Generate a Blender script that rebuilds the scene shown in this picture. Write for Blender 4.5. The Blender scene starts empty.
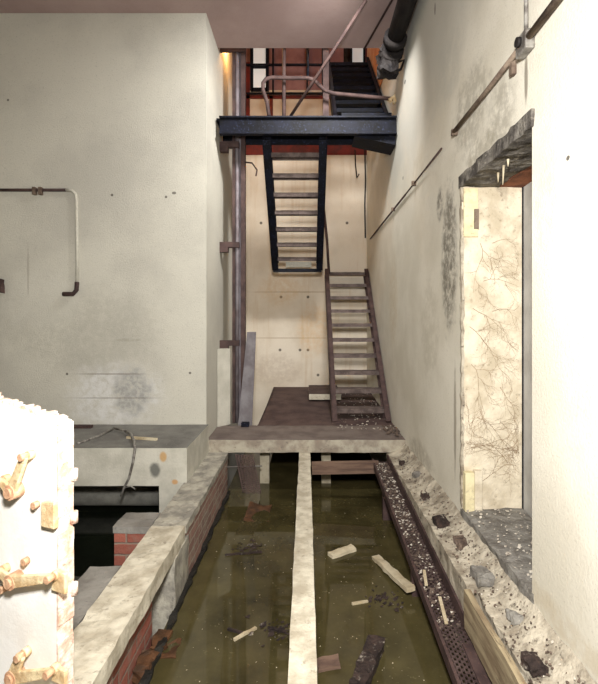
import bpy, bmesh, math, random
from mathutils import Vector, Matrix, noise
random.seed(7)
sc = bpy.context.scene
C = sc.collection
F, VX, VY, EYE = 450.0, 306.0, 319.0, 1.25      # focal length in px, vanishing point, eye height above the platform

def P(px, py, d):
    "a point of the place seen at pixel px,py at depth d"
    return Vector(((px - VX) * d / F, d, EYE - (py - VY) * d / F))

# ---------------------------------------------------------------- materials
def lin(c):
    return tuple(((v / 255) / 12.92 if v / 255 <= .04045 else ((v / 255 + .055) / 1.055) ** 2.4) for v in c) + (1,)

def mat(name, c1, c2=None, rough=.85, metal=0, scale=3, bump=.25, bscale=60, speck=None, speck_amt=.55, speck_scale=45,
        stains=(), spec=.3, brick=None, streak=None, emit=None, coat=0, lo=.35, hi=.65, stretch=None, bdist=.01, lines=()):
    m = bpy.data.materials.new(name); m.use_nodes = True
    nt = m.node_tree; N = nt.nodes; L = nt.links
    b = N['Principled BSDF']
    geo = N.new('ShaderNodeNewGeometry'); pos = geo.outputs['Position']
    if stretch:
        tc = N.new('ShaderNodeTexCoord')
        mp = N.new('ShaderNodeMapping'); mp.inputs['Scale'].default_value = stretch
        L.new(geo.outputs['Position'], mp.inputs[0]); tpos = mp.outputs[0]
    else:
        tpos = pos
    def tex(s, det=8, r=.6, src=None):
        n = N.new('ShaderNodeTexNoise'); n.inputs['Scale'].default_value = s
        n.inputs['Detail'].default_value = det; n.inputs['Roughness'].default_value = r
        L.new(src or tpos, n.inputs['Vector']); return n
    def mr(src, a, bb, c=0, d=1):
        n = N.new('ShaderNodeMapRange'); n.interpolation_type = 'SMOOTHSTEP'
        for i, v in zip((1, 2, 3, 4), (a, bb, c, d)): n.inputs[i].default_value = v
        L.new(src, n.inputs[0]); return n.outputs[0]
    def mix(fac, a, bcol):
        n = N.new('ShaderNodeMix'); n.data_type = 'RGBA'
        if isinstance(fac, float): n.inputs[0].default_value = fac
        else: L.new(fac, n.inputs[0])
        for i, v in ((6, a), (7, bcol)):
            if isinstance(v, tuple): n.inputs[i].default_value = v
            else: L.new(v, n.inputs[i])
        return n.outputs[2]
    def mul(a, v):
        n = N.new('ShaderNodeMath'); n.operation = 'MULTIPLY'; L.new(a, n.inputs[0])
        if isinstance(v, float): n.inputs[1].default_value = v
        else: L.new(v, n.inputs[1])
        return n.outputs[0]
    col = lin(c1)
    hgt = None
    if brick:
        sep = N.new('ShaderNodeSeparateXYZ'); L.new(pos, sep.inputs[0])
        ad = N.new('ShaderNodeMath'); ad.operation = 'ADD'; L.new(sep.outputs[0], ad.inputs[0]); L.new(sep.outputs[1], ad.inputs[1])
        cb = N.new('ShaderNodeCombineXYZ'); L.new(ad.outputs[0], cb.inputs[0]); L.new(sep.outputs[2], cb.inputs[1])
        wn = tex(9, 4); sb = N.new('ShaderNodeVectorMath'); sb.operation = 'SCALE'; sb.inputs['Scale'].default_value = .018
        L.new(wn.outputs['Color'], sb.inputs[0])
        av = N.new('ShaderNodeVectorMath'); L.new(cb.outputs[0], av.inputs[0]); L.new(sb.outputs[0], av.inputs[1])
        bt = N.new('ShaderNodeTexBrick'); L.new(av.outputs[0], bt.inputs['Vector'])
        bt.inputs['Scale'].default_value = 1; bt.inputs['Brick Width'].default_value = .225; bt.inputs['Row Height'].default_value = .076
        bt.inputs['Mortar Size'].default_value = .008; bt.inputs['Mortar Smooth'].default_value = .4
        bt.inputs['Color1'].default_value = lin(c1); bt.inputs['Color2'].default_value = lin(c2); bt.inputs['Mortar'].default_value = lin(brick)
        col = bt.outputs['Color']; hgt = bt.outputs['Fac']
        col = mix(mul(mr(tex(7, 9, .7).outputs[0], .48, .66), .75), col, lin(brick))
    elif c2:
        col = mix(mr(tex(scale).outputs[0], lo, hi), col, lin(c2))
    if speck:
        col = mix(mul(mr(tex(speck_scale, 5, .7).outputs[0], .56, .70), speck_amt), col, lin(speck))
    if streak:
        sp = N.new('ShaderNodeMapping'); sp.inputs['Scale'].default_value = (9, 9, .7); L.new(pos, sp.inputs[0])
        col = mix(mul(mr(tex(1.2, 6, .6, sp.outputs[0]).outputs[0], .52, .75), streak[1]), col, lin(streak[0]))
    for (c, r, sc_, amt, warp) in stains:
        # a stain with its own place and outline
        wn = tex(2.2 / max(.12, min(r)) * .5, 7, .65)
        s0 = N.new('ShaderNodeVectorMath'); s0.operation = 'SUBTRACT'; L.new(wn.outputs['Color'], s0.inputs[0]); s0.inputs[1].default_value = (.5, .5, .5)
        s1 = N.new('ShaderNodeVectorMath'); s1.operation = 'SCALE'; s1.inputs['Scale'].default_value = warp; L.new(s0.outputs[0], s1.inputs[0])
        s2 = N.new('ShaderNodeVectorMath'); s2.operation = 'SUBTRACT'; L.new(pos, s2.inputs[0]); s2.inputs[1].default_value = c
        s3 = N.new('ShaderNodeVectorMath'); s3.operation = 'DIVIDE'; L.new(s2.outputs[0], s3.inputs[0]); s3.inputs[1].default_value = r
        s4 = N.new('ShaderNodeVectorMath'); L.new(s3.outputs[0], s4.inputs[0]); L.new(s1.outputs[0], s4.inputs[1])
        s5 = N.new('ShaderNodeVectorMath'); s5.operation = 'LENGTH'; L.new(s4.outputs[0], s5.inputs[0])
        f = mul(mr(s5.outputs['Value'], 1.1, .55 if warp > .3 else .9), float(amt))
        if warp > .8: f = mul(f, mr(tex(14, 8, .7).outputs[0], .3, .6))
        col = mix(f, col, lin(sc_))
    if isinstance(col, tuple): b.inputs['Base Color'].default_value = col
    else: L.new(col, b.inputs['Base Color'])
    b.inputs['Roughness'].default_value = rough; b.inputs['Metallic'].default_value = metal
    b.inputs['Specular IOR Level'].default_value = spec; b.inputs['Coat Weight'].default_value = coat
    if emit:
        b.inputs['Emission Color'].default_value = lin(emit[0]); b.inputs['Emission Strength'].default_value = emit[1]
    if bump:
        bp = N.new('ShaderNodeBump'); bp.inputs['Strength'].default_value = bump; bp.inputs['Distance'].default_value = bdist
        h = tex(bscale, 6, .65).outputs[0]
        if hgt:
            iv = N.new('ShaderNodeMath'); iv.operation = 'SUBTRACT'; L.new(h, iv.inputs[0]); L.new(hgt, iv.inputs[1]); h = iv.outputs[0]
        L.new(h, bp.inputs['Height']); L.new(bp.outputs[0], b.inputs['Normal'])
    return m

D1, D2, W, T = 4.65, 7.63, 1.03, .45
def sl(px, py, d, rx, rz, c, a, w=.5, depth=.12):           # stain on a wall facing the viewer
    p = P(px, py, d); return (tuple(p), (rx, depth, rz), c, a, w)
def sr(px, py, ry, rz, c, a, w=.5):                          # stain on the right wall
    d = F * W / (px - VX); p = P(px, py, d); return (tuple(p), (.12, ry, rz), c, a, w)

HOLE = (52, 44, 38)
left_stains = [sl(115, 395, D1, .55, .38, (214, 213, 210), .7, .9), sl(132, 392, D1, .22, .30, (118, 116, 110), .65, 1.0),
               sl(85, 330, D1, .9, .5, (158, 154, 140), .35, 1.0), sl(40, 300, D1, .5, .35, (205, 202, 190), .35, 1.0),
               sl(110, 374, D1, .42, .008, (110, 100, 88), .6, .4), sl(115, 398, D1, .55, .006, (100, 90, 80), .6, .4),
               sl(112, 195, D1, .014, .014, HOLE, .75, .1), sl(174, 193, D1, .022, .014, HOLE, .7, .3), sl(190, 373, D1, .013, .013, HOLE, .75, .1),
               sl(166, 197, D1, .013, .013, HOLE, .75, .1), sl(67, 374, D1, .013, .013, HOLE, .75, .1), sl(8, 100, D1, .012, .012, HOLE, .75, .1),
               sl(28, 270, D1, .012, .3, (140, 130, 116), .4, .8), sl(128, 340, D1, .15, .02, (140, 135, 122), .35, .9)]
back_stains = [sl(x, y, D2, .024, .024, HOLE, .8, .15) for x, y in
               ((261, 223), (347, 223), (281, 297), (308, 297), (280, 350), (300, 350), (308, 350), (318, 375))]
back_stains += [sl(300, 292, D2, 1.0, .012, (150, 120, 85), .5, .5), sl(290, 338, D2, 1.0, .010, (165, 140, 110), .6, .5),
                sl(280, 290, D2, .4, .3, (205, 170, 122), .4, 1.0), sl(275, 370, D2, .5, .3, (170, 150, 130), .35, 1.0),
                sl(315, 330, D2, .35, .5, (214, 170, 110), .35, 1.0)]
right_stains = [((W, 4.9, 3.75), (.3, 2.9, 1.15), (176, 175, 166), .7, .4), sr(449, 258, .20, .58, (118, 112, 100), .95, 1.05), sr(440, 205, .10, .14, (116, 110, 100), .9, .82),
                sr(470, 110, .35, .3, (150, 142, 124), .6, 1.0), sr(500, 120, .2, .25, (140, 132, 116), .6, 1.0), sr(480, 150, .25, .1, (150, 142, 124), .6, 1.0), sr(430, 330, .3, .5, (190, 182, 162), .5, 1.0), sr(548, 210, .12, .25, (206, 194, 166), .5, 1.0), sr(512, 160, .08, .1, (150, 142, 128), .4, .9),
                sr(526, 78, .02, .14, (120, 110, 96), .8, .5), sr(568, 158, .012, .010, (70, 66, 62), .9, .3),
                sr(405, 82, .03, .02, HOLE, .9, .2), sr(435, 9, .014, .05, HOLE, .8, .2), sr(403, 178, .02, .02, HOLE, .8, .2),
                sr(455, 420, .03, .45, (120, 105, 85), .6, .7), sr(420, 455, .5, .14, (140, 128, 108), .45, .9),
                sr(393, 300, .3, .6, (196, 176, 140), .35, 1.0), sr(560, 622, .5, .07, (190, 172, 140), .4, .95),
                sr(418, 168, .25, .2, (190, 176, 148), .35, 1.0), sr(470, 200, .05, .35, (150, 138, 115), .5, .9),
                sr(448, 70, .35, .3, (176, 176, 168), .3, 1.0)]

M = {}
M['wall_left'] = mat('cream_plaster', (198, 194, 180), (180, 176, 164), scale=.9, speck=(146, 142, 130), speck_amt=.6, speck_scale=75, bump=.35, bscale=90, stains=left_stains)
M['wall_back'] = mat('warm_plaster', (224, 213, 194), (208, 195, 174), scale=1.2, speck=(186, 166, 140), speck_amt=.5, speck_scale=70, bump=.3, streak=((190, 160, 118), .35), stains=back_stains)
M['wall_right'] = mat('worn_cream_plaster', (226, 220, 204), (212, 205, 187), scale=1.6, speck=(176, 168, 150), speck_amt=.5, speck_scale=80, bump=.3, bscale=70, stains=right_stains)
M['reveal'] = mat('cracked_reveal_plaster', (222, 210, 186), (190, 176, 150), scale=6, speck=(120, 104, 84), speck_amt=.55, speck_scale=26, bump=.7, bscale=30)
M['ceiling'] = mat('mauve_ceiling', (170, 149, 143), (158, 136, 131), scale=1.3, speck=(138, 116, 112), speck_amt=.3, bump=.25)
M['mauve'] = mat('mauve_upper_wall', (150, 112, 108), (120, 84, 82), scale=2, bump=.2)
M['red'] = mat('red_oxide_paint', (120, 40, 30), (84, 36, 30), scale=5, rough=.7)
M['orange'] = mat('orange_cream_paint', (206, 160, 118), (190, 120, 80), scale=4, rough=.8)
M['slab'] = mat('slab_concrete', (176, 168, 150), (142, 130, 116), scale=7, speck=(98, 88, 78), speck_amt=.6, speck_scale=30, bump=.6, bscale=25)
M['slab_top'] = mat('dusty_slab_concrete', (118, 106, 98), (98, 86, 80), scale=5, speck=(150, 138, 124), speck_amt=.35, speck_scale=40, bump=.5, bscale=40)
M['dark_floor'] = mat('dirty_dark_floor', (66, 50, 48), (88, 70, 64), scale=4, speck=(128, 110, 100), speck_amt=.35, speck_scale=50, bump=.5, bscale=30, rough=.8)
M['beam'] = mat('pale_weathered_concrete', (206, 198, 178), (168, 158, 138), scale=8, speck=(110, 98, 82), speck_amt=.55, speck_scale=28, bump=.7, bscale=25)
ls = [sl(155, 470, 3.8, .055, .075, (96, 96, 90), .9, .78), sl(163, 457, 3.8, .035, .05, (182, 140, 80), .8, .5), sl(175, 482, 3.8, .03, .025, (190, 140, 80), .8, .5)]
M['ledge'] = mat('ledge_concrete', (196, 192, 178), (176, 172, 158), scale=5, speck=(150, 144, 130), speck_amt=.4, bump=.4, stains=ls)
M['ledge_top'] = mat('grey_ledge_dust', (122, 120, 113), (100, 97, 92), scale=4, speck=(165, 162, 152), speck_amt=.35, bump=.4)
M['kerb'] = mat('kerb_mortar', (192, 182, 162), (140, 129, 112), scale=8, speck=(62, 52, 44), speck_amt=.85, speck_scale=20, bump=.9, bscale=22, bdist=.02)
M['brick'] = mat('red_brick', (150, 116, 102), (126, 96, 86), brick=(160, 150, 134), bump=.7, bscale=50)
M['brick_red'] = mat('raw_red_brick', (156, 92, 76), (128, 74, 62), brick=(136, 118, 104), bump=.7, bscale=50)
M['coping'] = mat('grey_coping', (176, 170, 154), (132, 127, 117), scale=9, speck=(86, 80, 72), speck_amt=.6, speck_scale=24, bump=.8, bscale=22)
M['grey_block'] = mat('grey_mortar_block', (140, 136, 128), (116, 111, 104), scale=6, speck=(84, 80, 76), speck_amt=.5, bump=.6)
M['lead'] = mat('lead_blue_steel', (132, 126, 130), (104, 94, 96), scale=5, speck=(110, 82, 74), speck_amt=.5, rough=.65, metal=.15, bump=.3)
M['rust'] = mat('rusty_brown_steel', (82, 64, 60), (58, 44, 42), scale=6, speck=(124, 92, 78), speck_amt=.5, speck_scale=50, rough=.75, metal=.1, bump=.4)
M['tread'] = mat('worn_tread_steel', (112, 98, 92), (78, 66, 62), scale=9, speck=(150, 136, 124), speck_amt=.45, speck_scale=60, rough=.7, metal=.1, bump=.4)
M['black'] = mat('black_blue_steel', (17, 19, 30), (10, 10, 13), scale=8, speck=(74, 82, 112), speck_amt=.4, speck_scale=45, rough=.6, metal=0, spec=.15, bump=.3)
M['blackpipe'] = mat('black_pipe', (28, 26, 27), (42, 38, 36), scale=9, speck=(80, 76, 74), speck_amt=.3, rough=.6, bump=.5, bscale=40, spec=.1)
M['conduit'] = mat('rusted_conduit', (86, 70, 60), (128, 112, 96), scale=9, speck=(56, 44, 38), speck_amt=.6, rough=.8, bump=.5)
M['conduit_white'] = mat('painted_conduit', (192, 188, 174), (180, 176, 162), scale=14, speck=(100, 82, 66), speck_amt=.5, speck_scale=40, bump=.4)
M['grating'] = mat('rusty_grating', (84, 68, 64), (60, 46, 44), scale=8, speck=(120, 104, 96), speck_amt=.4, rough=.75, metal=.1, bump=.4)
M['chips'] = mat('paint_chips', (214, 206, 190), (168, 156, 142), scale=25, bump=.3)
M['darkchips'] = mat('rubble_chips', (112, 96, 84), (70, 58, 52), scale=25, bump=.4)
M['wood'] = mat('pale_wet_wood', (206, 194, 166), (168, 150, 118), scale=4, speck=(112, 92, 66), speck_amt=.5, bump=.4)
M['timber'] = mat('yellowed_timber', (176, 160, 128), (126, 108, 84), scale=4, speck=(84, 70, 54), speck_amt=.75, speck_scale=12, bump=.6, stretch=(4, .6, 6))
M['brownwood'] = mat('brown_plank', (124, 100, 84), (92, 72, 62), scale=4, speck=(60, 48, 42), speck_amt=.5, bump=.4, stretch=(.8, 3, 8))
M['bark'] = mat('dark_bark', (66, 52, 46), (38, 30, 28), scale=12, speck=(186, 176, 160), speck_amt=.7, speck_scale=18, bump=1, bscale=30, bdist=.02)
M['lintel'] = mat('charred_lintel', (132, 126, 116), (72, 67, 62), scale=9, speck=(190, 182, 166), speck_amt=.6, speck_scale=30, bump=1, bscale=28, bdist=.02)
M['lintel_brown'] = mat('rust_brown_lintel', (146, 92, 64), (104, 62, 46), scale=7, bump=.5)
M['roots'] = mat('dry_roots', (150, 126, 98), (124, 102, 78), scale=10, bump=0)
M['grey_door'] = mat('grey_door_paint', (178, 176, 170), (158, 155, 149), scale=4, bump=.2)
M['yellow'] = mat('yellowed_paint', (226, 214, 172), (206, 192, 152), scale=12, speck=(120, 112, 96), speck_amt=.5, bump=.4)
M['white'] = mat('white_door_paint', (246, 243, 236), (236, 230, 220), scale=5, bump=.15)
M['pinkrust'] = mat('pink_flaking_paint', (240, 226, 212), (206, 166, 142), scale=22, speck=(150, 100, 78), speck_amt=.6, speck_scale=34, bump=.8, bscale=40)
M['brass'] = mat('yellowed_latch_paint', (232, 212, 170), (196, 164, 120), scale=20, speck=(130, 92, 64), speck_amt=.5, speck_scale=50, rough=.6, bump=.5)
M['brassdark'] = mat('rusty_hub', (218, 178, 142), (184, 138, 106), scale=25, rough=.6, bump=.5)
M['scum'] = mat('black_waterline_scum', (24, 23, 21), (40, 37, 31), scale=9, bump=.8, rough=.6)
M['pipe_grey'] = mat('grey_pipe_lagging', (112, 110, 102), (84, 82, 76), scale=5, bump=.4)
M['orange_leaf'] = mat('rusted_sheet', (92, 62, 40), (58, 40, 26), scale=12, rough=.6, bump=.6)
M['pane'] = mat('white_lit_pane', (225, 228, 226), rough=.4, bump=0, emit=((222, 228, 226), .35))
M['galv'] = mat('galvanised_cable', (150, 146, 138), (96, 90, 84), scale=20, rough=.5, metal=.3, bump=.3)
M['pier'] = mat('pale_pier', (178, 168, 146), (140, 130, 110), scale=6, speck=(100, 88, 70), speck_amt=.4, bump=.4)
M['dirt'] = mat('rubble_grey', (140, 136, 128), (104, 99, 92), scale=10, speck=(190, 184, 172), speck_amt=.5, bump=.9, bscale=24, bdist=.02)
M['board'] = mat('grey_blue_board', (128, 124, 126), (100, 94, 96), scale=4, speck=(84, 76, 74), speck_amt=.4, bump=.3, streak=((84, 72, 70), .5))

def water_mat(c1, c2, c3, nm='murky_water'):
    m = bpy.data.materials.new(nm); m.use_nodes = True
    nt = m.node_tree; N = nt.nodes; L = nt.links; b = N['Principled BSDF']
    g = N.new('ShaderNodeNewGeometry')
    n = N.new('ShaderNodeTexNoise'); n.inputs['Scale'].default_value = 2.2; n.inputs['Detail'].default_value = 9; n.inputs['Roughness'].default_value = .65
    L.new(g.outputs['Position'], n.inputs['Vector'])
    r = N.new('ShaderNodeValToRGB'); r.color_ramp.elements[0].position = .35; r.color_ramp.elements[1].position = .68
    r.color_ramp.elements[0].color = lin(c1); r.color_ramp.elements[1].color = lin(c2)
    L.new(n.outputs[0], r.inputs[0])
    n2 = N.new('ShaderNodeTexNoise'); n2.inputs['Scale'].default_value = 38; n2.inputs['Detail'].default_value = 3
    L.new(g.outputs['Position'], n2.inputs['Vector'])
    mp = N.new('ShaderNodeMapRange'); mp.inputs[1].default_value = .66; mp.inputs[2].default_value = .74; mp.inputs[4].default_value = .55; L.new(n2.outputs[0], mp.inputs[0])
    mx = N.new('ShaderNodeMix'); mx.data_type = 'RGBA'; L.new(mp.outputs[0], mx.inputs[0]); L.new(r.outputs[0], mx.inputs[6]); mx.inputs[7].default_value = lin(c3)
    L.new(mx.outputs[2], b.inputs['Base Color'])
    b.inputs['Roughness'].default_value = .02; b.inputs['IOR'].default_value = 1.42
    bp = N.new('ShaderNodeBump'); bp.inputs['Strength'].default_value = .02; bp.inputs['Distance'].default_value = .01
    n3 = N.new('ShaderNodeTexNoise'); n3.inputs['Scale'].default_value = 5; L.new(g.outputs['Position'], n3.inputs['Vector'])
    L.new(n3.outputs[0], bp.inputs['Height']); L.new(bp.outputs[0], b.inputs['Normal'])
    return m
M['water'] = water_mat((50, 45, 26), (82, 74, 46), (104, 96, 66))
M['water_dark'] = water_mat((14, 17, 12), (22, 25, 18), (30, 32, 24), 'dark_water')  # same water in a darker green-black, for the left pool

# ---------------------------------------------------------------- mesh helpers
class MB:
    def __init__(s): s.bm = bmesh.new()
    def box(s, x0, x1, y0, y1, z0, z1):
        bmesh.ops.create_cube(s.bm, size=1, matrix=Matrix.Translation(((x0+x1)/2, (y0+y1)/2, (z0+z1)/2)) @ Matrix.Diagonal((abs(x1-x0), abs(y1-y0), abs(z1-z0), 1)))
        return s
    def beam(s, p, q, w, h, up=(0, 0, 1)):
        p, q = Vector(p), Vector(q); d = (q - p); l = d.length; d.normalize()
        side = d.cross(Vector(up)).normalized(); u = side.cross(d)
        m = Matrix((side, d, u)).transposed().to_4x4(); m.translation = (p + q) / 2
        bmesh.ops.create_cube(s.bm, size=1, matrix=m @ Matrix.Diagonal((w, l, h, 1)))
        return s
    def tube(s, pts, r, n=10, r1=None, smooth=True):
        pts = [Vector(p) for p in pts]; rings = []
        prev = None
        for i, p in enumerate(pts):
            d = (pts[min(i+1, len(pts)-1)] - pts[max(i-1, 0)]).normalized()
            if prev is None:
                a = Vector((0, 0, 1)) if abs(d.z) < .9 else Vector((1, 0, 0))
                u = d.cross(a).normalized()
            else:
                u = (prev - d * prev.dot(d)).normalized()
            prev = u; v = d.cross(u)
            rr = r if r1 is None else r + (r1 - r) * i / max(1, len(pts)-1)
            rings.append([s.bm.verts.new(p + (u*math.cos(2*math.pi*k/n) + v*math.sin(2*math.pi*k/n)) * rr) for k in range(n)])
        for a, b in zip(rings, rings[1:]):
            for k in range(n):
                f = s.bm.faces.new((a[k], a[(k+1) % n], b[(k+1) % n], b[k])); f.smooth = smooth
        s.bm.faces.new(rings[0][::-1]); s.bm.faces.new(rings[-1])
        return s
    def prism(s, pts, vec):
        vec = Vector(vec); a = [s.bm.verts.new(p) for p in pts]; b = [s.bm.verts.new(Vector(p) + vec) for p in pts]
        s.bm.faces.new(a[::-1]); s.bm.faces.new(b); n = len(a)
        for k in range(n): s.bm.faces.new((a[k], a[(k+1) % n], b[(k+1) % n], b[k]))
        return s
    def rough(s, x0, x1, y0, y1, z0, z1, seg=.06, amp=.008, fr=9, seed=0, shape=None):
        "a weathered block: gridded box pushed about by noise"
        t = bmesh.new(); bmesh.ops.create_cube(t, size=1)
        for ax, l in ((0, x1-x0), (1, y1-y0), (2, z1-z0)):
            k = max(1, min(60, int(l / seg))) - 1
            if k < 1: continue
            es = [e for e in t.edges if abs((e.verts[0].co - e.verts[1].co)[ax]) > 1e-4]
            bmesh.ops.subdivide_edges(t, edges=es, cuts=k, use_grid_fill=True)
        mp = {}
        for v in t.verts:
            c = Vector(((x0+x1)/2 + v.co.x*(x1-x0), (y0+y1)/2 + v.co.y*(y1-y0), (z0+z1)/2 + v.co.z*(z1-z0)))
            nv = noise.noise_vector(c * fr + Vector((seed, seed, seed))) + .5*noise.noise_vector(c * fr * 2.7)
            c += nv * amp
            if shape: c = shape(c)
            mp[v] = s.bm.verts.new(c)
        for f in t.faces: s.bm.faces.new([mp[v] for v in f.verts])
        t.free(); return s
    def chips(s, n, fn, smin=.008, smax=.03, th=.15):
        for _ in range(n):
            p, nrm = fn(); a = random.random()*6.28; sz = random.uniform(smin, smax)*random.uniform(.6, 1)
            k = random.choice((3, 4, 4, 5)); nrm = (Vector(nrm) + Vector((random.gauss(0, .2), random.gauss(0, .2), random.gauss(0, .2)))).normalized()
            u = nrm.orthogonal().normalized(); v = nrm.cross(u); pts = []
            for j in range(k):
                an = a + 6.28*j/k; rr = sz*random.uniform(.5, 1.1)
                pts.append(Vector(p) + u*math.cos(an)*rr + v*math.sin(an)*rr*.7)
            s.prism(pts, nrm * sz * th)
        return s
    def build(s, name, m, root=None, bevel=0, label=None, smooth=False):
        bmesh.ops.recalc_face_normals(s.bm, faces=s.bm.faces)
        me = bpy.data.meshes.new(name)
        off = Vector((0, 0, 0)); r = root
        while r: off += Vector(r.location); r = r.parent
        if root is None:                       # put the origin at the base of the thing
            cs = [v.co for v in s.bm.verts]
            off = Vector(((min(c.x for c in cs)+max(c.x for c in cs))/2, (min(c.y for c in cs)+max(c.y for c in cs))/2, min(c.z for c in cs)))
        for v in s.bm.verts: v.co -= off
        if smooth:
            for f in s.bm.faces: f.smooth = True
        s.bm.to_mesh(me); s.bm.free()
        if isinstance(m, (list, tuple)):
            for k in m: me.materials.append(M[k])
        else: me.materials.append(M[m])
        o = bpy.data.objects.new(name, me); C.objects.link(o)
        if root: o.parent = root
        else: o.location = off
        if bevel:
            b = o.modifiers.new('bevel', 'BEVEL'); b.width = bevel; b.segments = 2; b.limit_method = 'ANGLE'
        if label: o['label'] = label
        return o

def tag(o, label, cat, group=None, kind=None):
    o['label'] = label; o['category'] = cat
    if group: o['group'] = group
    if kind: o['kind'] = kind
    return o
def thing(name, loc, label, cat, group=None):
    o = bpy.data.objects.new(name, None); C.objects.link(o); o.location = loc; o.empty_display_size = .1
    return tag(o, label, cat, group)
def struct(o): o['kind'] = 'structure'; return o
def box(*a): return MB().box(*a)
def top_mat(o, i=1, nz=.7):
    for p in o.data.polygons:
        if p.normal.z > nz: p.material_index = i

# ---------------------------------------------------------------- the setting
ZC, ZW, ZB, ZU = 4.41, -.54, -1.15, 6.7       # ceiling, water, basin floor, upper ceiling
struct(box(-3.9, -W, D1, D2, ZB, ZU).build('wall_left', 'wall_left'))
struct(box(-4.1, -3.9, -1.6, D2+.2, ZB, ZC).build('wall_far_left', 'wall_left'))
struct(box(-3.9, W+T, -1.8, -1.6, ZB, ZC).build('wall_rear', 'wall_left'))
o = struct(box(-W, W, D2, D2+.2, ZB, 5.13).build('wall_back', 'wall_back'))
struct(box(-W, W, D2, D2+.2, 5.13, ZU).build('wall_upper', 'mauve'))
DA, DB, ZD = 2.05, 2.97, 2.15                 # the doorway in the right wall
r = MB().box(W, W+T, DB, D2+.2, ZB, ZU).box(W, W+T, -1.6, DA, ZB, ZC+.25).box(W, W+T, DA, DB, ZD, ZC+.25).box(W, W+T, DA, DB, ZB, -.03)
o = r.build('wall_right', ('wall_right', 'reveal'))
for p in o.data.polygons:
    if p.normal.y < -.7 and abs((o.matrix_world @ p.center).y + o.location.y - DB) < .02: p.material_index = 1
struct(o)
struct(box(-3.9, W+T, -1.6, D1, ZC, ZC+.25).box(-W, W, D1, 5.25, ZC, ZC+.25).build('ceiling', 'ceiling'))
struct(box(-W, W, 5.25, D2, ZU, ZU+.1).box(-W, W, 5.15, 5.25, ZC+.25, ZU).build('ceiling_upper', 'mauve'))
struct(box(-3.9, W+T, -1.6, D2, ZB-.1, ZB).build('floor_basin', 'grey_block'))
# platform: front slab and the dark inner floor, open on the left where the shaft wall runs down
o = struct(MB().rough(-W, W, D1, 5.28, -.13, 0, .06, .004, 8).build('floor', ('slab', 'slab_top'))); top_mat(o)
def fz(y): return .004 + max(0, y-5.28)/(D2-5.28)*.094
struct(MB().prism([(-.565, 5.28, -.13), (-.53, D2, -.13), (-.53, D2, fz(D2)), (-.565, 5.28, fz(5.28))], (.02, 0, 0)).prism([(-.55, 5.28, -.13), (-.55, D2, -.13), (-.55, D2, fz(D2)), (-.55, 5.28, fz(5.28))], (W+.55, 0, 0)).build('floor_inner', 'dark_floor'))
# red paint bands and the corner board on the upper back wall
struct(box(-W, W, D2-.012, D2, 4.03, 4.36).build('trim_1', 'red'))
struct(MB().box(-W, W, D2-.012, D2, 4.98, 5.04).box(-.62, -.56, D2-.012, D2, 4.4, 5.04).box(-W, -.95, D2-.012, D2, 4.36, 5.6).build('trim_2', 'red'))
struct(box(W-.03, W, D2-.14, D2, 4.3, 6.2).build('trim_3', 'red'))
struct(box(W-.012, W, 5.5, D2-.14, 4.45, 6.3).build('trim_4', 'orange'))
# lit windows high in the back wall
def window(name, x0, x1, z0, z1, bars):
    f = MB(); y = D2
    f.box(x0-.03, x0+.02, y-.05, y, z0-.03, z1).box(x1-.02, x1+.03, y-.05, y, z0-.03, z1).box(x0, x1, y-.05, y, z0-.03, z0+.02)
    for b in bars: f.box(x0, x1, y-.05, y, b-.018, b+.018)
    fo = struct(f.build(name, 'black'))
    box(x0, x1, y-.02, y-.01, z0, z1).build('pane', 'pane', fo)
window('window_1', -.91, -.66, 5.13, 6.3, (5.5,))
window('window_2', .76, .985, 5.3, 6.3, ())
# the closed grey door deep in the doorway
d = struct(box(W+T-.05, W+T, DA, DB, -.03, ZD).build('door_1', 'grey_door'))
box(W+T-.056, W+T-.05, DB-.012, DB-.001, -.02, ZD-.01).build('edge_strip', 'black', d)

# water
tag(box(-.82, .84, -1.6, D2, ZW-.02, ZW).build('water', 'water'), 'murky green-brown flood water filling the pit in the middle', 'water', kind='stuff')
tag(box(-3.9, -.98, -1.6, D1, ZW-.02, ZW-.002).build('water', 'water_dark'), 'dark green-black water in the pool under the left ledge', 'water', kind='stuff')

# ---------------------------------------------------------------- lintel, jamb plates
t = thing('lintel', (W+.2, 2.5, ZD-.04), 'dark crumbling lintel over the doorway in the right wall', 'lintel')
MB().rough(W-.012, W+.24, DA-.02, DB+.03, ZD-.03, ZD+.05, .04, .012, 14).build('outer_beam', 'lintel', t)
MB().rough(W+.24, W+T-.05, DA, DB, ZD-.03, ZD, .05, .006, 10).build('inner_beam', 'lintel_brown', t)
MB().tube([(W+.09, DB-.42, ZD-.03), (W+.085, DB-.42, ZD-.14)], .008, 6, .002).tube([(W+.11, DB-.30, ZD-.03), (W+.11, DB-.30, ZD-.09)], .009, 6, .002).tube([(W+.07, DB-.52, ZD-.03), (W+.07, DB-.52, ZD-.07)], .008, 6, .002).build('drip', 'wood', t, label='pale lime drips hanging from the lintel')
t = thing('jamb_plate', (W+.05, DB, 1.80), 'yellowed plate at the top of the far doorway jamb under the lintel', 'plate')
box(W+.008, W+.10, DB-.018, DB, 1.79, 2.11).build('plate', 'yellow', t, .003)
MB().box(W+.072, W+.1, DB-.03, DB-.018, 1.84, 1.97).build('catch', 'conduit', t)
t = thing('jamb_box', (W+.06, DB, .01), 'small pale keeper box at the foot of the far doorway jamb', 'box')
box(W+.005, W+.065, DB-.05, DB, -.01, .25).build('plate', 'yellow', t, .003)
box(W+.07, W+.12, DB-.04, DB, .0, .26).build('keeper', 'reveal', t, .004)
tag(MB().rough(W-.01, W+T-.05, DA-.02, DB, -.05, 0, .04, .014, 12).build('door_sill', 'dirt'), 'grey rubble-strewn sill in the bottom of the right doorway', 'sill')

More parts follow.
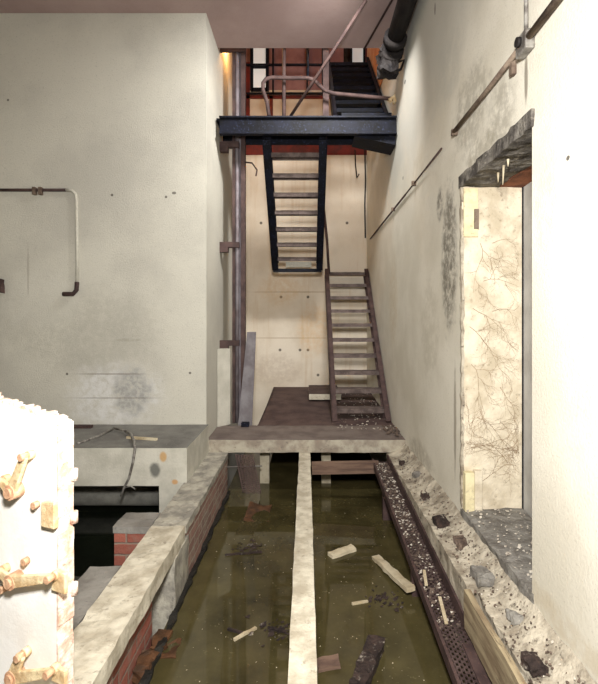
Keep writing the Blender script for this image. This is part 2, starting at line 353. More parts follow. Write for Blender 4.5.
struct(MB().rough(W-.006, W+.012, DB-.004, DB+.022, 0, 2.12, .03, .009, 16).build('trim_5', 'kerb'))
# cracks like roots on the far jamb
def crack(p, ang, ln, w, depth, mb):
    pts = [p]; x, z = p
    for i in range(7):
        ang += random.gauss(0, .22); x += math.cos(ang)*ln/7; z += math.sin(ang)*ln/7
        if not (W+.01 < x < W+T-.07): break
        pts.append((x, z))
        if depth and random.random() < .6: crack((x, z), ang + random.choice((-.6, .6)), ln*.55, w*.7, depth-1, mb)
    if len(pts) > 1: mb.tube([(a, DB-.0008, b) for a, b in pts], w, 5, w*.3)
mb = MB()
for a in ((.07, 1.32, -.5), (.06, .95, -.9), (.10, .6, -.6), (.14, 1.5, .4), (.2, 1.75, .5), (.22, .4, -.4), (.3, 1.1, -.9), (.05, 1.2, -.2), (.3, .3, 2.0), (.06, .4, .3), (.25, .8, -1.2), (.12, 1.75, -1), (.2, 1.3, .2), (.08, .15, .4)):
    crack((W+a[0], a[1]), a[2], .34, .0019, 3, mb)
tag(mb.build('root_growth', 'roots'), 'fine root-like growth branching over the far doorway jamb', 'roots', kind='stuff')

# ---------------------------------------------------------------- beams and walls of the pits
XO, XI, ZK = -W, -.81, -.13
t = thing('centre_beam', (0, 2, ZK-.12), 'long pale concrete beam running down the middle of the flooded pit', 'beam')
MB().rough(-.07, .043, -.6, D1+.5, ZK-.14, ZK, .045, .005, 11).build('beam', 'beam', t)
t = thing('pit_wall', (-.92, 3.9, ZB), 'red brick wall left of the pit, concrete coping on top', 'wall')
box(XO+.01, XI, 3.08, D1, ZB, ZK-.035).build('brickwork', 'brick', t)
MB().rough(XO, XI+.008, 3.0, D1-.002, ZK-.05, ZK, .04, .007, 12).build('coping', 'coping', t)
MB().rough(XO+.005, XI+.006, 2.76, 3.085, ZB, ZK-.10, .05, .006, 9).build('end_pier', 'coping', t)
t = thing('bridging_beam', (-.92, 1.5, ZK-.11), 'pale concrete lintel beam continuing the brick wall towards the viewer', 'beam')
MB().rough(XO, XI, -.5, 3.0, ZK-.10, ZK, .04, .007, 12, 3).build('beam', 'beam', t)
tag(box(XO+.01, XI-.03, .5, 1.96, ZB, ZK-.10).build('brick_pier', 'brick_red'), 'raw red brick pier under the near end of the bridging beam', 'pier')
tag(box(-1.0, -.875, 1.97, 2.56, ZB, ZK-.11).build('brick_infill', 'brick_red'), 'red brick infill set back under the bridging beam before the rendered end pier', 'brickwork')
for bx, by, bz, lab in ((-.80, 2.50, ZW+.02, 'broken brick lump in the water below the bridging beam, nearest the end pier'), (-.82, 2.33, ZW+.03, 'broken brick lump below the bridging beam, nearest the viewer'), (-.735, 2.44, ZW, 'low broken brick lump standing out furthest into the channel below the bridging beam')):
    tag(MB().rough(bx-.045, bx+.04, by-.07, by+.06, ZW-.05, bz, .025, .02, 19, int(by*10)).build('brick_lump', 'orange_leaf'), lab, 'brick', 'broken bricks under the beam')
t = thing('brick_stub', (-1.15, 3.08, ZB), 'short brick stub wall joining the left of the beam, nearest the ledge', 'wall')
box(-1.27, XO, 2.98, 3.18, ZB, ZK-.03).build('brickwork', 'brick_red', t)
MB().rough(-1.275, XO, 2.97, 3.19, ZK-.035, ZK+.008, .04, .006, 12).build('cap', 'grey_block', t)
t = thing('cross_wall', (-1.25, 2.2, ZB), 'low grey-capped brick cross wall beside the white steel door', 'wall')
box(-1.9, XO, 1.45, 2.46, ZB, ZK-.10).build('brickwork', 'brick_red', t)
MB().rough(-1.21, XO-.006, 1.44, 2.52, ZK-.10, ZK-.004, .05, .005, 10).build('cap', 'grey_block', t)
MB().rough(-1.9, -1.216, 1.40, 2.36, ZK-.10, ZK-.035, .05, .005, 10, 5).build('cap', 'grey_block', t)
MB().rough(XI, XI+.035, .4, D1, ZW-.03, ZW+.02, .035, .022, 15).build('waterline_ridge', 'scum')
tag(bpy.data.objects['waterline_ridge'], 'black scummy ridge along the foot of the brick wall at the waterline', 'ridge')
# left ledge
t = thing('ledge', (-2.4, 4.2, -.16), 'thick pale concrete ledge at the foot of the left wall', 'ledge')
o = MB().rough(-3.9, -1.005, 3.8, D1, -.16, .16, .12, .003, 6).build('slab', ('ledge', 'ledge_top'), t); top_mat(o)
MB().rough(-1.24, -1.03, 3.8, 4.2, ZB, -.16, .08, .004, 6, 2).build('support', 'ledge', t)
tag(MB().tube([(-3.88, 4.25, -.40), (-2.6, 4.25, -.40), (-1.34, 4.25, -.40)], .105, 20).build('drain_pipe', 'pipe_grey'), 'thick grey horizontal pipe just above the dark water under the ledge', 'pipe')
# cable over the ledge
t = thing('cable', tuple(P(128, 434, 4.1)), 'frayed grey cable hanging over the front of the left ledge', 'cable')
c = [P(126, 431, 4.25), P(131, 434, 4.1), P(134, 441, 3.9), P(135, 449, 3.775), P(133, 462, 3.77), P(129, 478, 3.77), P(124, 488, 3.78), P(121, 496, 3.78)]
MB().tube(c, .013, 8, .009).build('sheath', 'galv', t)
MB().tube([c[-2], P(131, 486, 3.78), P(135, 489, 3.78)], .006, 6).build('strand', 'galv', t)
MB().tube([c[0], P(122, 430, 4.3), P(114, 428, 4.4)], .01, 6).build('strand', 'galv', t)
a, b = P(127, 434, 4.1), P(157, 437, 4.03); a.z = b.z = .172
tag(MB().beam(a, b, .025, .02).build('stick', 'wood'), 'thin pale stick lying on the left ledge beside the cable', 'stick')
a, b = P(77, 441, 3.9), P(112, 427, 4.4); a.z = b.z = .17
tag(MB().tube([a, (a+b)/2+Vector((.03, 0, 0)), b], .012, 6).build('wire', 'galv'), 'grey wire lying along the left ledge next to the white door', 'wire')
a, b = P(72, 424, 4.5), P(92, 424, 4.5); a.z = b.z = .175
tag(MB().beam(a, b, .05, .03).build('bar', 'rust'), 'dark flat bar lying at the foot of the left wall', 'bar')

# right kerb, rubble, timber
def kshape(c):
    k = max(0, min(1, (c.x - .86) / .17))
    if c.z > ZK - .05: c.z += k*k*.10 + noise.noise(c*14)*.012
    return c
t = thing('kerb', (.93, 2.5, ZB), 'broken mortar kerb along the foot of the right wall', 'kerb')
MB().rough(.83, W, 2.32, D1, ZK-.26, ZK, .035, .007, 11, 0, kshape).build('upper_course', 'kerb', t)
MB().rough(.86, W, -.5, 2.32, ZK-.26, ZK-.005, .035, .016, 11, 4, kshape).build('upper_course', 'kerb', t)
box(.835, W, -.5, D1, ZB, ZK-.25).build('footing', 'slab', t)
tag(MB().rough(.808, .838, -.4, 2.3, ZK-.2, ZK-.004, .05, .006, 8).build('sill_timber', 'timber'), 'yellowed timber plank on edge against the right kerb, nearest the viewer', 'timber')
mb = MB()
def onkerb():
    y = random.uniform(1.2, 4.5); x = random.uniform(.85, 1.01); return kshape(Vector((x, y, ZK+.006))), (0, 0, 1)
tag(mb.chips(500, onkerb, .004, .014, .35).build('mortar_rubble', 'darkchips'), 'loose dark mortar rubble lying along the right kerb', 'rubble', kind='stuff')
mb = MB()
tag(mb.chips(220, onkerb, .003, .011, .2).build('kerb_paint_flakes', 'chips'), 'pale paint flakes fallen along the right kerb', 'flakes', kind='stuff')
mb = MB()
def onsill(): return (random.uniform(W, W+T-.08), random.uniform(DA+.02, DB-.03), .008), (0, 0, 1)
tag(mb.chips(170, onsill, .004, .018, .3).build('sill_paint_flakes', 'chips'), 'pale plaster flakes scattered on the doorway sill', 'flakes', kind='stuff')
for (px, py, d, r, lab) in ((446, 521, 2.75, .04, 'dark brick fragment on the right kerb in front of the doorway'), (495, 573, 2.1, .045, 'broken mortar lump on the right kerb below the doorway corner')):
    p = P(px, py, d)
    if px < 450: p = kshape(Vector((.9, 3.0, ZK+.015)))
    else: p = kshape(Vector((.92, 2.35, ZK+.015)))
    tag(MB().rough(p.x-r, p.x+r, p.y-r*1.3, p.y+r*1.3, p.z-.01, p.z+.03, .02, .014, 20).build('rubble_lump', 'bark' if px < 450 else 'dirt'), lab, 'rubble')

for (x, y, r, m_, lab) in ((.90, 4.25, .035, 'bark', 'dark crumbled brick bit on the right kerb, nearest the platform'), (.93, 3.85, .04, 'dirt', 'grey mortar lump on the right kerb, second from the platform'),
        (.90, 3.45, .04, 'bark', 'dark clinker lump on the right kerb, third from the platform'), (.91, 2.72, .045, 'darkchips', 'brown broken brick bit on the kerb right below the doorway'),
        (.93, 2.05, .05, 'dirt', 'large grey mortar chunk on the kerb below the blank wall'), (.92, 1.78, .05, 'bark', 'dark broken lump on the kerb nearest the viewer')):
    r *= random.uniform(.5, .8); x += random.uniform(-.03, .035); p = kshape(Vector((x, y, ZK+.012)))
    tag(MB().rough(x-r, x+r, y-r*1.5, y+r*1.5, p.z-.015, p.z+.018, .014, .018, 21, int(y*7)).build('rubble_lump', m_), lab, 'rubble')

# ---------------------------------------------------------------- walkway grating (slopes down towards the viewer)
def gz(y): return -.20 - (4.45 - y) * .0745
GX0, GX1, GY0, GY1 = .675, .83, 1.3, 4.55
t = thing('grating', (.75, 2.9, gz(GY0)), 'rusty perforated walkway strip sloping along the right side of the pit', 'grating')
m_ = MB(); n = 8; cw = (GX1-GX0-.016)/n; pitch = .030
for i in range(n+1):
    x = GX0+.008+i*cw; m_.beam((x, GY0, gz(GY0)), (x, GY1, gz(GY1)), .0055, .008)
k = 0; y = GY0
while y < GY1-.03:
    for i in range(n):
        yy = y + (pitch/2 if i % 2 else 0)
        m_.box(GX0+.008+i*cw, GX0+.008+(i+1)*cw, yy, yy+.009, gz(yy)-.003, gz(yy)+.004)
    y += pitch
m_.build('mesh_panel', 'grating', t)
MB().beam((GX0, GY0, gz(GY0)), (GX0, GY1, gz(GY1)), .016, .06).build('edge_angle', 'rust', t)
MB().beam((GX1-.006, 2.3, gz(2.3)+.03), (GX1-.006, GY1, gz(GY1)+.03), .014, .09).build('edge_angle', 'rust', t)
MB().beam((GX1-.025, 1.35, gz(1.35)+.012), (GX1-.025, 2.22, gz(2.22)+.012), .07, .008).build('cover_plate', 'rust', t)
for yy in (1.8, 2.9, 4.0):
    box(GX0+.01, GX1, yy, yy+.05, ZB, gz(yy)-.02).build('bracket', 'rust', t)
def ongr():
    y = 2.25 + (random.random()**.8)*2.25; x = random.uniform(GX0+.015, GX1-.02); return (x, y, gz(y)+.008), (0, 0, 1)
tag(MB().chips(520, ongr, .010, .026, .2).build('rust_litter', 'darkchips'), 'dark rust litter covering the walkway grating', 'litter', kind='stuff')
tag(MB().chips(280, ongr, .005, .022, .2).build('grating_paint_flakes', 'chips'), 'white paint flakes strewn over the walkway grating', 'flakes', kind='stuff')
for (y, x, l, lab) in ((2.45, .745, .10, 'long pale splinter on the grating, nearest the bare mesh'), (2.72, .72, .07, 'short pale splinter on the grating, second from the bare mesh')):
    tag(MB().beam((x-.012, y-l, gz(y-l)+.016), (x+.012, y+l, gz(y+l)+.016), .018, .008).build('splinter', 'wood'), lab, 'wood', 'splinters on the grating')

# ---------------------------------------------------------------- under the platform
def pier(px, lab):
    x = (px-VX)*4.95/F
    tag(MB().rough(x-.05, x+.05, 4.9, 5.02, ZB, -.13, .06, .004, 9).build('platform_pier', 'pier'), lab, 'pier', 'piers under the platform')
pier(265, 'pale pier under the platform left of the centre beam')
pier(326, 'pale pier under the platform right of the centre beam')
tag(MB().beam((.06, 4.50, -.24), (.72, 4.46, -.215), .04, .12).build('cross_plank', 'brownwood'), 'brown plank on edge between the centre beam and the grating', 'plank')
tag(MB().tube([P(226, 467, 4.6), P(262, 466, 4.6)], .008, 6).build('rod', 'galv'), 'thin grey rod below the platform beside the brick wall', 'rod')
t = thing('perforated_tray', tuple(P(250, 485, 4.4)), 'perforated brown metal strip hanging from the platform into the water', 'tray')
a, b = P(244, 455, 4.58), P(252, 492, 4.35); dr = (b-a).normalized(); sd = Vector((1, 0, 0)); nn = sd.cross(dr)
m_ = MB(); L_ = (b-a).length; hw = .085
for i in range(7):
    o_ = sd*(-hw + i*hw*2/6); m_.beam(a+o_, b+o_, .007, .005, nn)
for j in range(19):
    q = a + dr*(j*L_/18)
    for i in range(6):
        q2 = q + dr*(L_/36 if i % 2 else 0); m_.beam(q2+sd*(-hw+i*hw/3), q2+sd*(-hw+(i+1)*hw/3), .008, .005, nn)
m_.build('mesh_panel', 'rust', t)
MB().beam(a-sd*hw, b-sd*hw, .008, .03, nn).build('side_rail', 'rust', t); MB().beam(a+sd*hw, b+sd*hw, .008, .03, nn).build('side_rail', 'rust', t)
def sag(c): c.z += .02*math.sin(c.x*20)+.015*math.sin(c.y*15); return c
tag(MB().rough(-.55, -.33, 3.98, 4.3, ZW-.015, ZW+.012, .03, .012, 12, 0, sag).build('rusted_sheet', 'orange_leaf'), 'crumpled orange-brown rusted sheet lying in the water below the tray', 'sheet')

# ---------------------------------------------------------------- floating things
def floatbeam(name, p, q, w_, h_, m, lab, cat, amp=.006, group=None):
    a = P(*p, 1); b = P(*q, 1)
    def onw(pp): d = (EYE-ZW-h_*.3)*F/(pp[1]-VY); return P(pp[0], pp[1], d)
    a, b = onw(p), onw(q); l = (b-a).length
    s = MB().rough(-l/2, l/2, -w_/2, w_/2, -h_/2, h_/2, .03, amp, 16, len(lab))
    an = math.atan2(b.y-a.y, b.x-a.x); mt = Matrix.Translation((a+b)/2) @ Matrix.Rotation(an, 4, 'Z')
    s.bm.transform(mt)
    return tag(s.build(name, m), lab, cat, group)
floatbeam('wood_chunk', (330, 556), (354, 548), .07, .03, 'wood', 'short pale broken wood block floating right of the centre beam', 'wood', .007)
floatbeam('bark_log', (357, 690), (377, 643), .085, .07, 'bark', 'dark flaking log floating at the bottom of the right channel', 'log', .016)
floatbeam('wood_scrap', (317, 666), (339, 662), .07, .03, 'brownwood', 'reddish-brown scrap of wood beside the centre beam near the log', 'wood', .008)
a, b = P(378, 557, 3.35), Vector((.69, 2.78, -.49)); a.z = -.515
s = MB().rough(-.30, .30, -.03, .03, -.014, .014, .03, .006, 14)
a = Vector((.52, 3.36, -.53)); b = Vector((.668, 2.86, -.47)); v = b-a
s.bm.transform(Matrix.Translation((a+b)/2) @ v.to_track_quat('X', 'Z').to_matrix().to_4x4() @ Matrix.Diagonal((v.length/.6, 1, 1, 1)))
tag(s.build('wet_plank', 'wood'), 'long pale plank half afloat with one end against the grating', 'plank')
for i, (p, q, lab) in enumerate((((234, 640), (256, 628), 'forked twig floating in the left channel below its middle'), ((228, 629), (246, 634), 'thin dark twig floating across the forked twig'),
        ((352, 604), (368, 601), 'pale twig floating below the broken wood block'), ((225, 555), (262, 552), 'thin twig floating in the left channel below the pale reflection'),
        ((268, 628), (286, 632), 'short twig floating close to the left side of the centre beam'))):
    floatbeam('twig', p, q, .016, .014, 'wood' if i in (0, 2) else 'bark', lab, 'twig', .004)
def leafmat(px, py, lab):
    d = (EYE-ZW)*F/(py-VY); p = P(px, py, d)
    def fn(): return (random.gauss(p.x, .06), random.gauss(p.y, .05), ZW+.002), (0, 0, 1)
    tag(MB().chips(60, fn, .01, .03, .1).build('leaf_litter', 'bark'), lab, 'litter', kind='stuff')
leafmat(250, 548, 'dark clump of leaf litter in the far left channel'); leafmat(383, 600, 'dark litter floating against the grating below the plank')
leafmat(278, 630, 'dark litter beside the centre beam in the left channel')
def onwater():
    while True:
        y = random.uniform(1.9, 4.5); x = random.uniform(-.74, .66)
        if not -.09 < x < .07: return (x, y, ZW+.0005), (0, 0, 1)
tag(MB().chips(240, onwater, .002, .007, .1).build('floating_specks', 'wood'), 'pale specks and crumbs floating on the pit water', 'specks', kind='stuff')

# ---------------------------------------------------------------- platform things
t = thing('concrete_block', (.29, 7.2, .004), 'low pale concrete block with dark top behind the lower stair', 'block')
o = MB().rough(.043, .505, 6.5, 7.38, .085, .167, .06, .004, 8).build('block', ('beam', 'dark_floor'), t); top_mat(o)
def onfl():
    y = 5.05+random.random()**1.5*2.2; return (random.uniform(.35, 1.0), y, fz(y)+.008), (0, 0, 1)
tag(MB().chips(200, onfl, .006, .022, .25).build('floor_paint_flakes', 'chips'), 'pale paint flakes around the foot of the lower stair', 'flakes', kind='stuff')
def onfl2(): return (min(1.01, random.gauss(.96, .06)), random.gauss(5.0, .12), .012), (0, 0, 1)
tag(MB().chips(90, onfl2, .01, .035, .4).build('plaster_rubble', 'darkchips'), 'small heap of rubble at the platform corner by the right wall', 'rubble', kind='stuff')

# ---------------------------------------------------------------- steel stairs
def stair(root, x0, x1, ytr, ztr, n, dy, dz, sd, ext0, ext1, ms, mt, lip=.05, depth=.17, fl=.044):
    "n treads from (ytr, ztr) by (dy, dz); stringers run past the first and last tread"
    d = Vector((0, dy, dz)).normalized()
    a = Vector((0, ytr, ztr-.04)) - d*ext0; b = Vector((0, ytr+dy*(n-1), ztr+dz*(n-1)-.04)) + d*ext1
    for x in (x0+.007, x1-.007):
        p, q = a.copy(), b.copy(); p.x = q.x = x
        s = MB().beam(p, q, .014, sd)
        u = Vector((1, 0, 0)).cross(d); s_ = -(fl/2-.004) if x < (x0+x1)/2 else fl/2-.004
        for k in (-1, 1):
            off = u*(k*(sd/2-.006)) + Vector((-s_, 0, 0)); s.beam(p+off*1.0, q+off, fl, .012)
        s.build('stringer', ms, root)
    sg = 1 if dy > 0 else -1
    for i in range(n):
        y, z = ytr+dy*i, ztr+dz*i
        s = MB().rough(x0+.014, x1-.014, y-.01, y+depth, z-.022, z, .06, .003, 14, i)
        s.box(x0+.014, x1-.014, y-.014, y, z-lip, z-.002)
        s.box(x0+.014, x1-.014, y+depth-.012, y+depth, z-lip*.7, z-.01)
        s.build('tread', mt, root)
t = thing('stair', (.66, 5.45, 0), 'lower brown steel stair climbing from the platform beside the right wall', 'stair')
stair(t, .31, 1.02, 5.56, .14, 10, .2055, .209, .17, .18, .05, 'rust', 'tread', fl=.062)
MB().tube([P(329, 274, 7.4), P(327, 240, 7.4), P(323.5, 206, 7.4)], .022, 8).build('handrail_post', 'rust', t)
MB().box(.31, .42, 5.38, 5.5, .004, .03).build('foot_plate', 'rust', t)
t = thing('stair', (-.13, 5.3, 1.98), 'upper black steel stair hanging below the landing in front of the back wall', 'stair')
stair(t, -.50, .245, 5.35, 3.225, 7, .208, -.178, .17, .24, .13, 'black', 'tread', .055, .15, fl=.09)
MB().box(-.49, .235, 6.70, 6.74, 1.95, 2.0).build('end_bar', 'black', t)
MB().box(-.30, .08, 6.70, 6.72, 2.02, 2.10).build('end_plate', 'conduit_white', t, label='pale plate at the foot')
t = thing('stair', (.68, 5.4, 3.54), 'topmost dark steel stair rising from the landing to the upper floor', 'stair')
stair(t, .33, 1.0, 5.5, 3.72, 9, .205, .20, .16, .16, .14, 'black', 'black')

# landing
t = thing('landing', (0, 5.3, 3.3), 'black steel landing spanning the shaft high up with bent pipe rail', 'landing')
yb, zt, zb = 5.08, 3.53, 3.33
MB().box(-.975, W-.01, yb, yb+.014, zb, zt).box(-.975, W-.01, yb-.035, yb+.03, zt-.018, zt).box(-.975, W-.01, yb-.035, yb+.03, zb, zb+.018).build('front_beam', 'black', t)
MB().box(-W+.01, W-.01, 5.50, 5.515, zb+.05, zt-.02).build('rear_beam', 'black', t)
MB().box(-W+.01, W-.01, yb+.03, 5.5, zt-.03, zt).build('deck', 'black', t)
MB().prism([(.55, 5.12, zb), (W-.01, 5.12, zb), (W-.01, 5.12, zb-.1)], (0, .32, 0)).build('bracket', 'black', t)
yr = 5.15
rail = [P(269, 116, yr), P(267, 102, yr), P(263, 90, yr), P(263, 83, yr), P(266, 79, yr), P(272, 77.5, yr), P(290, 78, yr), P(308, 78, yr), P(314, 80, yr), P(320, 86, yr), P(326, 91, yr), P(334, 93.5, yr), P(360, 96, yr), P(393, 99, yr)]
MB().tube(rail, .022, 10).build('handrail', 'rust', t)
MB().tube([P(284, 117, yr+.06), P(284, 20, yr+.06+.15)], .022, 8).build('hanger_rod', 'rust', t)
MB().tube([P(308, 79, 5.4), P(308, 20, 5.4)], .014, 8).build('hanger_rod', 'black', t)
MB().box(.20, .27, 5.3, 5.36, zt, ZC+.5).build('post', 'rust', t)
MB().box(.42, W-.02, 5.3, 5.34, zt+.01, zt+.15).build('kick_plate', 'black', t)
MB().tube([P(389, 101, yr), P(394, 97, yr), P(395, 103, yr)], .03, 8).build('rail_end_clamp', 'brass', t)
# upper black bar grid
t = thing('window_bars', (-.2, 7.5, 5.0), 'thin black bar grid in front of the mauve upper wall', 'bars')
m_ = MB()
for x in (-.55, .02, .28): m_.box(x-.015, x+.015, 7.5, 7.53, 5.0, ZU)
m_.box(-1.0, .3, 7.5, 7.53, 5.48, 5.51).box(-1.0, .3, 7.5, 7.53, 5.0, 5.03); m_.build('bars', 'black', t)
tag(MB().tube([(.66, 7.25, 5.0), (.66, 7.25, ZU)], .055, 12).build('downpipe', 'blackpipe'), 'black vertical pipe beside the white pane at the top of the shaft', 'pipe')
# brace rod and ceiling conduit
tag(MB().tube([P(290, 117, 5.2), P(330, 56, 4.85), P(366, 0, 4.43)], .017, 8).build('brace_rod', 'rust'), 'long thin diagonal rod from the landing up to the ceiling', 'rod')
tag(MB().tube([(.68, 5.24, ZC-.012), (.90, 4.2, ZC-.012), (1.0, 3.7, ZC-.012)], .012, 6).build('ceiling_conduit', 'rust'), 'thin dark conduit running across the mauve ceiling near the right wall', 'conduit')

# black pipe with flange at ceiling corner
t = thing('ceiling_pipe', (.9, 4.3, 4.05), 'thick black pipe under the ceiling ending in a rough flange by the right wall', 'pipe')
MB().tube([(.90, 2.5, 4.07), (.895, 3.6, 4.07), (.89, 4.7, 4.05)], .085, 16).build('pipe', 'blackpipe', t)
MB().tube([(.965, 2.5, 4.17), (.955, 4.6, 4.17)], .04, 10).build('side_pipe', 'blackpipe', t)
MB().tube([(.89, 4.45, 4.05), (.885, 4.52, 4.03)], .115, 14).tube([(.885, 4.60, 4.01), (.885, 4.66, 4.0)], .12, 14).build('flange', 'blackpipe', t)
MB().rough(.76, .95, 4.6, 4.78, 3.80, 4.03, .03, .035, 14).build('valve_body', 'blackpipe', t)
MB().tube([P(398, 62, 4.7), P(404, 60, 4.7), P(401, 69, 4.7), P(393, 74, 4.7), P(386, 71, 4.7)], .014, 6).build('wire', 'blackpipe', t)
for q in (3.2, 4.2): MB().box(.88, .90, q, q+.03, 4.1, ZC).build('hanger', 'black', t)

# guide column at the left of the shaft
t = thing('guide_column', (-.82, 5.48, 0), 'tall rusty steel guide column standing at the left shaft wall', 'column')
MB().box(-.885, -.85, 5.40, 5.52, 0, 4.7).build('flange', 'rust', t)
MB().box(-.855, -.775, 5.46, 5.475, 0, 4.7).build('web', 'lead', t)
MB().box(-.785, -.735, 5.42, 5.51, 0, 4.7).build('flange', 'rust', t)
MB().tube([(-.83, 5.42, 0), (-.83, 5.42, 4.7)], .022, 8).build('guide_rod', 'lead', t)
for py in (147, 246, 343):
    z = EYE-(py-VY)*5.45/F
    b = MB().box(-W+.0, -.80, 5.36, 5.43, z-.03, z+.035).box(-W, -.93, 5.36, 5.43, z-.085, z-.03); b.build('wall_bracket', 'rust', t)
MB().box(-W, -.72, 5.38, 5.41, 4.45, 4.55).build('wall_bracket', 'rust', t)
s = MB().prism([P(238, 426, 5.3), P(252, 426, 5.3), P(256, 332, 5.40), P(247, 332, 5.40)], (0, .02, 0))
tag(s.build('steel_plate', 'board'), 'grey-blue plate leaning against the foot of the guide column', 'plate')
tag(MB().prism([(-W+.005, 5.2, 0), (-W+.005, 5.36, 0), (-.90, 5.37, 0), (-.90, 5.34, 0)], (0, 0, .9)).build('casing_board', 'ledge'), 'pale grey casing board standing at the wall below the lowest column bracket', 'board')
tag(box(-.75, -.66, 5.19, 5.27, .004, .05).build('base_shoe', 'black', bevel=.006), 'small dark shoe on the platform beside the leaning plate', 'shoe')
# hanging wires on the back wall
tag(MB().tube([P(355, 150, 7.4), P(355.5, 165, 7.4), P(357, 178, 7.4), P(359, 174, 7.4)], .011, 6).build('hanging_wire', 'blackpipe'), 'short hooked black wire hanging below the landing at right', 'wire')
tag(MB().tube([P(364.5, 140, 7.62), P(365.5, 180, 7.62), P(364.8, 205, 7.62), P(365.3, 238, 7.62)], .013, 6).build('corner_cable', 'blackpipe'), 'thin black cable running down the far right shaft corner', 'cable')
tag(MB().tube([P(243, 162, 5.44), P(252, 163, 5.44), P(257, 170, 5.44), P(256, 176, 5.44)], .010, 6).build('wire_hook', 'rust'), 'small rusty hook sticking out of the guide column under the landing', 'hook')

# ---------------------------------------------------------------- wall conduits
t = thing('wall_conduit', (W-.03, 4, 2.5), 'long rusted conduit with junction box along the right wall', 'conduit')
X, Z = W-.028, 2.52
MB().tube([(X, .9, Z+.0), (X, 1.5, Z+.01), (X, 2.02, Z)], .016, 10).build('pipe', 'conduit', t)
MB().tube([(X, 2.12, Z), (X, 2.5, Z-.005), (X, 3.05, Z)], .013, 10).build('pipe', 'conduit', t)
MB().tube([(X+.006, 3.35, Z), (X+.012, 4.6, Z)], .007, 8).tube([(X+.012, 4.6, Z), (X+.012, 7.1, Z-.005)], .010, 8).build('pipe', 'rust', t)
b = box(W-.045, W, 2.02, 2.12, Z-.05, Z+.04).build('junction_box', 'galv', t, .006)
MB().tube([(W-.05, 2.065, Z), (W-.066, 2.065, Z)], .022, 10).build('box_screw', 'blackpipe', b)
MB().tube([(W-.02, 2.065, Z+.05), (W-.02, 2.065, 4.3)], .010, 8).build('riser', 'galv', t)
MB().box(W-.025, W, 2.2, 2.23, Z-.07, Z+.01).build('clip', 'conduit', t)
for y in (3.05, 4.2, 5.2): MB().box(X-.012, W, y, y+.025, Z-.02, Z+.02).build('clip', 'conduit', t)
t = thing('wall_conduit', (-2.8, D1-.03, 1.5), 'bent conduit dropping down the left wall to a rusty elbow', 'conduit')
y = D1-.016
MB().tube([P(-2, 190, y), P(30, 190, y), P(66, 190, y)], .016, 8).build('pipe', 'rust', t)
MB().tube([P(66, 190, y), P(72, 190.7, y), P(75.5, 194, y), P(76.5, 200, y), P(77, 250, y), P(77, 284, y)], .016, 8).build('drop_pipe', 'conduit_white', t)
MB().tube([P(77, 282, y-.01), P(76.5, 290, y-.01), P(73, 294, y-.01), P(63, 294, y-.01)], .023, 8).build('elbow', 'rust', t)
for px in (35, 41): MB().box(P(px, 190, y).x-.015, P(px, 190, y).x+.015, y-.03, D1, P(px, 193, y).z-.02, P(px, 190, y).z+.025).build('clip', 'conduit', t)
tag(MB().rough(P(-4, 0, D1).x, P(4.5, 0, D1).x, D1-.06, D1, P(0, 293, D1).z, P(0, 280, D1).z, .03, .014, 18).build('pipe_stub', 'rust'), 'broken rusty pipe stub in the left wall at the photo edge', 'pipe')

# ---------------------------------------------------------------- white steel door leaf, near left
R0 = Vector((-.858, 1.55, ZK)); u = Vector((-.927, .375, 0)).normalized(); nn = Vector((-u.y, u.x, 0))
if nn.dot(Vector((0, 0, 0)) - R0) < 0: nn = -nn
def dp(s, z, out=0): return R0 + u*s + Vector((0, 0, z)) + nn*out      # along the leaf from its right edge, up, out towards the viewer
H0, SL = 1.25-104*1.55/F-ZK, .152
t = thing('steel_door', tuple(R0 + u*.4), 'white-painted heavy steel door leaf with rusty latches in the left foreground', 'door')
MB().prism([dp(0, .01), dp(.8, .01), dp(.8, H0+.8*SL), dp(0, H0)], -nn*.062).build('leaf', 'white', t, .004)
s = MB()
for i in range(60):
    a = i*.8/60; h = .004+.014*random.random()
    o1 = random.uniform(-.02, -.002)
    s.prism([dp(a, H0+a*SL-.004, o1), dp(a+.0145, H0+(a+.0145)*SL-.004, o1), dp(a+.0145, H0+(a+.0145)*SL+h*random.uniform(.6, 1.1), o1-.004), dp(a, H0+a*SL+h, o1-.004)], -nn*random.uniform(.025, .042))
s.build('top_seal', 'pinkrust', t, label='flaking pinkish seal along the top edge')
s = MB(); z = .01
while z < H0-.02:
    l = .02+.04*random.random(); h = .003+.007*random.random(); z2 = min(z+l, H0-.005)
    s.prism([dp(-.0005, z, .002), dp(-.0005, z, -.061), dp(-.0005, z2, -.061), dp(-.0005, z2, .002)], -u*h); z += l
s.build('edge_seal', 'pinkrust', t, label='flaking pinkish seal down the right edge')
for py in (480, 524, 598):
    z = EYE-(py-VY)*1.55/F-ZK
    MB().tube([dp(-.008, z-.02, -.062), dp(-.008, z+.02, -.062)], .014, 8).build('hinge_knuckle', 'pinkrust', t)
z = EYE-(512-VY)*1.55/F-ZK
MB().prism([dp(-.012, z-.05, .002), dp(.05, z-.05, .002), dp(.05, z+.035, .002), dp(-.012, z+.045, .002)], nn*.02).build('lug', 'brass', t, .003)
def onleaf(px, py):
    tn = (px-VX)/F; s_ = (tn*R0.y-R0.x)/(u.x-tn*u.y); q = R0+u*s_
    return s_, EYE-(py-VY)*q.y/F-ZK
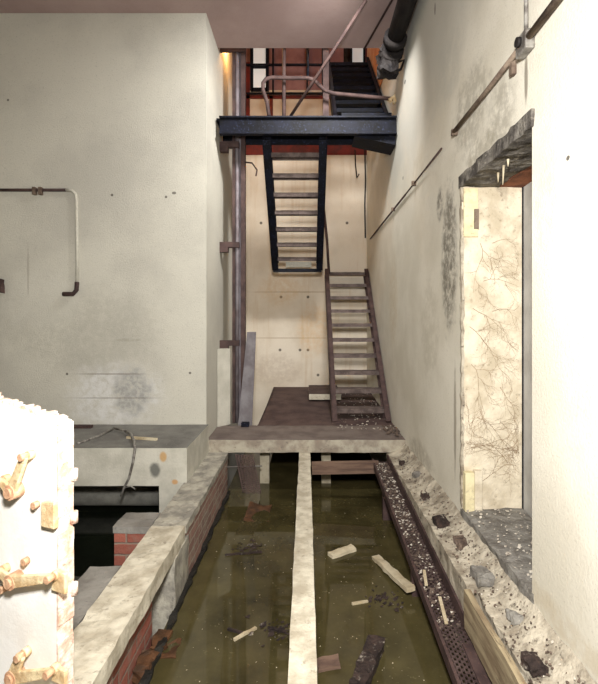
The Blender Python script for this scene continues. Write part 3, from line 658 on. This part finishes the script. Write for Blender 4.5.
def latch(hub, arms):
    hs, hz = onleaf(*hub); root = MB().tube([dp(hs, hz, 0), dp(hs, hz, .042)], .027, 16).tube([dp(hs, hz, .04), dp(hs, hz, .05)], .018, 12).build('latch', 'brassdark', t)
    for i, (ax, ay, wd) in enumerate(arms):
        s_, z_ = onleaf(ax, ay); a, b = dp(hs, hz, .026), dp(s_, z_, .024); dirv = (b-a).normalized(); sd = nn.cross(dirv)
        MB().prism([a+sd*.022, a-sd*.022, b-sd*wd, b+dirv*.014, b+sd*wd], nn*.014).build('lever', 'brass', root, .003)
        MB().tube([dp(s_, z_, .02), dp(s_, z_, .05)], .013, 10).build('bolt', 'brassdark', root)
        MB().tube([dp(s_, z_, 0), dp(s_, z_, .022)], .016, 10).build('boss', 'brass', root)
latch((20, 489), ((33, 454, .014), (9, 478, .012)))
latch((20, 577), ((59, 573, .014), (8, 567, .014)))
latch((21, 671), ((58, 666, .014), (29, 650, .018)))
for (px, py) in ((28, 560), (5, 588), (38, 504)):
    s_, z_ = onleaf(px, py); MB().tube([dp(s_, z_, 0), dp(s_, z_, .02)], .013, 10).build('stud', 'brassdark', t)
s_, z_ = onleaf(62, 582); MB().prism([dp(s_-.03, z_-.03, .001), dp(s_+.035, z_-.028, .001), dp(s_+.02, z_+.045, .001), dp(s_-.03, z_+.04, .001)], nn*.014).build('keeper', 'brass', t, .003)
s_, z_ = onleaf(62, 675); MB().prism([dp(s_-.03, z_-.02, .001), dp(s_+.035, z_-.02, .001), dp(s_+.02, z_+.035, .001), dp(s_-.03, z_+.03, .001)], nn*.014).build('keeper', 'brass', t, .003)

# ---------------------------------------------------------------- light
def light(name, kind, loc, e, col=(1, 1, 1), size=.3, target=None, **kw):
    l = bpy.data.lights.new(name, kind); l.energy = e; l.color = col
    if kind == 'AREA': l.size = size
    else: l.shadow_soft_size = size
    for k, v in kw.items(): setattr(l, k, v)
    o = bpy.data.objects.new(name, l); C.objects.link(o); o.location = loc
    if target: o.rotation_euler = (Vector(target)-Vector(loc)).to_track_quat('-Z', 'Y').to_euler()
    return o
light('camera_flash', 'AREA', (.0, .1, 1.85), 188, (1, .985, .97), .25, (.4, 4.0, .6))
light('shaft_fill', 'AREA', (.38, 3.75, 4.28), 68, (.98, .97, .96), .4, (-.7, 6.7, 1.6), spread=2.1)  # added fill light to brighten the shaft walls, no fixture hangs here
light('tungsten_bulb', 'POINT', (-.93, 5.72, 4.76), 26, (1, .5, .16), .05)
light('upper_fill', 'POINT', (.25, 6.5, 6.3), 18, (1, .9, .84), .15)  # added fill that lifts the mauve upper wall, not an actual lamp
wd = bpy.data.worlds.new('world'); sc.world = wd; wd.use_nodes = True
wd.node_tree.nodes['Background'].inputs[0].default_value = (.6, .62, .65, 1); wd.node_tree.nodes['Background'].inputs[1].default_value = .02

# ---------------------------------------------------------------- camera
cam = bpy.data.cameras.new('camera'); co = bpy.data.objects.new('camera', cam); C.objects.link(co)
co.location = (0, 0, EYE); co.rotation_euler = (math.pi/2, 0, 0)
cam.sensor_fit = 'HORIZONTAL'; cam.sensor_width = 36; cam.lens = F/598*36; cam.clip_start = .05
cam.shift_x = -(VX-299)/598; cam.shift_y = -(342-VY)/598
sc.camera = co
sc.view_settings.view_transform = 'Standard'; sc.view_settings.look = 'None'
sc.view_settings.exposure = 0; sc.view_settings.gamma = 1; sc.view_settings.use_curve_mapping = False
